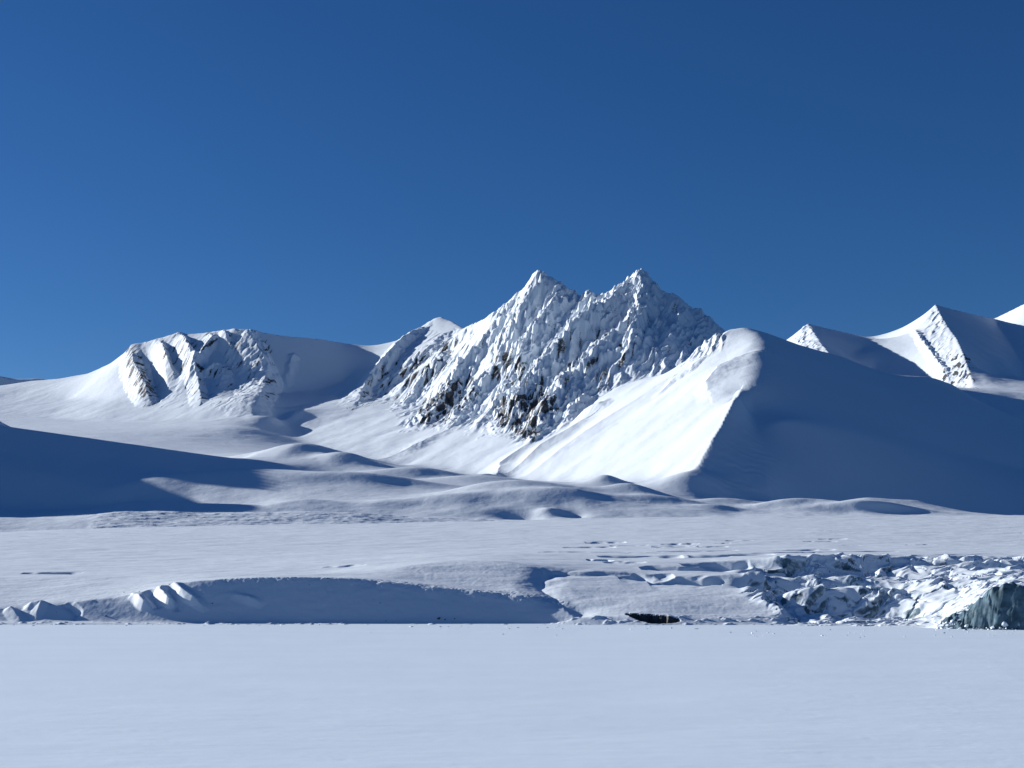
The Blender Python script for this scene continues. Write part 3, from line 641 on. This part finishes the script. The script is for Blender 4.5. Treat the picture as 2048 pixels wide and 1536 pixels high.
# ------------------------------------------------------------------ loose ice and stones
import bmesh
random.seed(4)
def plain_mat(name, c0, c1, rough, scale):
    m = bpy.data.materials.new(name); m.use_nodes = True; t = m.node_tree; b = t.nodes['Principled BSDF']; b.inputs['Roughness'].default_value = rough
    q = t.nodes.new('ShaderNodeTexNoise'); q.inputs['Scale'].default_value = scale; q.inputs['Detail'].default_value = 5
    rp = t.nodes.new('ShaderNodeValToRGB'); rp.color_ramp.elements[0].color = (*c0, 1); rp.color_ramp.elements[1].color = (*c1, 1)
    rp.color_ramp.elements[0].position = .35; rp.color_ramp.elements[1].position = .65
    g = t.nodes.new('ShaderNodeTexCoord'); t.links.new(g.outputs['Object'], q.inputs['Vector']); t.links.new(q.outputs['Fac'], rp.inputs[0]); t.links.new(rp.outputs[0], b.inputs['Base Color'])
    bp = t.nodes.new('ShaderNodeBump'); bp.inputs['Distance'].default_value = .1; t.links.new(q.outputs['Fac'], bp.inputs['Height']); t.links.new(bp.outputs[0], b.inputs['Normal'])
    return m
M_CHUNK = plain_mat('loose_ice', (.55, .68, .76), (.85, .90, .94), .45, 1.5)
M_STONE = plain_mat('dark_stone', (.02, .022, .026), (.11, .105, .10), .8, 1.2)
def lump(name, mat, seed, flat=.6):
    rnd = random.Random(seed); bm = bmesh.new(); bmesh.ops.create_icosphere(bm, subdivisions=2, radius=1)
    pl = []                                   # broken faces: cut the ball by random planes
    for _ in range(13):
        n = Vector((rnd.uniform(-1, 1), rnd.uniform(-1, 1), rnd.uniform(-.3, 1))).normalized(); pl.append((n, rnd.uniform(.32, .7)))
    for v in bm.verts:
        for n, d in pl:
            k = v.co.dot(n) - d
            if k > 0: v.co -= n * k
        v.co *= 1 + rnd.uniform(-.04, .04); v.co.z = v.co.z * flat + flat * .35
    me = bpy.data.meshes.new(name); bm.to_mesh(me); bm.free(); me.materials.append(mat); return me
CM = [lump('ice_chunk', M_CHUNK, k, .5 + .1 * (k % 3)) for k in range(6)]; SM = [lump('stone', M_STONE, 40 + k, .6) for k in range(4)]
def put(meshes, name, x, y, z, size, label, cat, group=None):
    o = link(name, random.choice(meshes), None, label, cat, group); o.location = (x, y, z - size * .12)
    o.rotation_euler = (random.uniform(-.2, .2), random.uniform(-.2, .2), random.uniform(0, 6.28))
    o.scale = (size * random.uniform(.8, 1.3), size * random.uniform(.7, 1.1), size * random.uniform(.7, 1.1)); return o
def ground(px, py):
    """where the ray through a photo pixel meets the near land or the sea ice"""
    Ys = CH * F / (py - HZ); x, y, z = G.hit(px, py, 690)
    return ((px - 1024) / F * Ys, Ys, 0.0) if (Ys < y or z < 0) else (x, y, z)
for px, py, sz, lb in ((680, 1265, .9, 'small white ice chunk alone on the sea ice, leftmost piece below the shadowed bank'),
                       (742, 1265, .6, 'tiny ice chunk on the sea ice, second piece from the left below the shadowed bank'),
                       (912, 1257, .6, 'tiny ice chunk on the sea ice close to the middle of the shadowed bank'),
                       (980, 1268, .6, 'tiny pale ice chunk just left of a darker one on the open sea ice'),
                       (1007, 1269, 1.0, 'dark-sided ice chunk with a long shadow on the open sea ice'),
                       (1113, 1271, .8, 'white ice chunk alone on the sea ice below the right end of the bank'),
                       (1343, 1257, 1.6, 'white ice chunk on the sea ice below the dark hollow'),
                       (1392, 1258, 1.6, 'white ice chunk right of the dark hollow, larger than its neighbours'),
                       (1300, 1253, 1.2, 'dark-shadowed ice chunk on the shore line below the dark hollow'),
                       (2010, 1257, 2.6, 'rounded white ice block in front of the dark ice cliff'),
                       (1985, 1258, 2.2, 'flat tilted ice slab beside the rounded block under the dark ice cliff'),
                       (1935, 1255, 2.0, 'low white ice block at the left part of the dark ice cliff foot')):
    put(CM, 'ice_chunk', *ground(px, py), sz, lb, 'ice chunk')
for n, x0, x1, y0, y1, s0, s1, lb, gp in (
    (34, 20, 640, 1247, 1251, .35, 1.0, 'small ice chunk in the thin scatter along the left shore line', 'ice scattered along the left shore line'),
    (40, 880, 1330, 1251, 1259, .35, 1.1, 'small ice chunk in the scatter in front of the smooth glacier lobe', 'ice scattered before the glacier lobe'),
    (70, 1400, 2040, 1258, 1276, .3, 1.0, 'small ice chunk in the scatter on the sea ice before the broken ice front', 'ice scattered before the ice front'),
    (30, 1868, 1912, 1246, 1258, .7, 1.9, 'white ice block in the fallen heap at the left foot of the dark cliff', 'fallen ice heap by the dark cliff'),
    (14, 1912, 2040, 1257, 1262, .6, 1.5, 'small ice block in the row along the foot of the dark cliff', 'ice blocks along the cliff foot')):
    for k in range(n):
        px = random.uniform(x0, x1); py = random.uniform(y0, y1)
        put(CM, 'ice_chunk', *ground(px, py), random.uniform(s0, s1), lb, 'ice chunk', gp)
for px, py, sz, lb in ((212, 1233, 1.5, 'dark boulder low on the shadowed left bank'), (878, 1239, 1.6, 'long dark rock near the foot of the shadowed bank'),
                       (890, 1240, 1.3, 'dark rock touching the long rock at the foot of the shadowed bank'), (909, 1239, .8, 'small dark stone right of the pair at the foot of the shadowed bank'),
                       (655, 1158, .9, 'small dark stone just under the crest of the long bank'), (172, 1155, .6, 'lone dark stone on the upper snow bench at the left'),
                       (248, 1185, .8, 'dark stone on the bank edge left of the bright snow ribs'), (278, 1184, .9, 'dark stone above the first bright snow rib'),
                       (340, 1169, 1.1, 'dark stone at the top of the tallest bright snow rib'), (113, 1226, .5, 'tiny dark stone on the shadowed lower bank at the far left'),
                       (618, 1172, .7, 'tiny dark stone high on the shadowed bank face'), (760, 1206, .6, 'tiny dark stone in the middle of the shadowed bank face'),
                       (1067, 1194, .8, 'small stone on the bank crest near its right end'), (772, 1242, .6, 'tiny dark stone at the foot of the bank below the long crest'),
                       (425, 1207, .9, 'dark stone among the small snow knobs right of the bright ribs')):
    x, y, z = ground(px, py); put(SM, 'stone', x, y, z, sz, lb, 'stone')
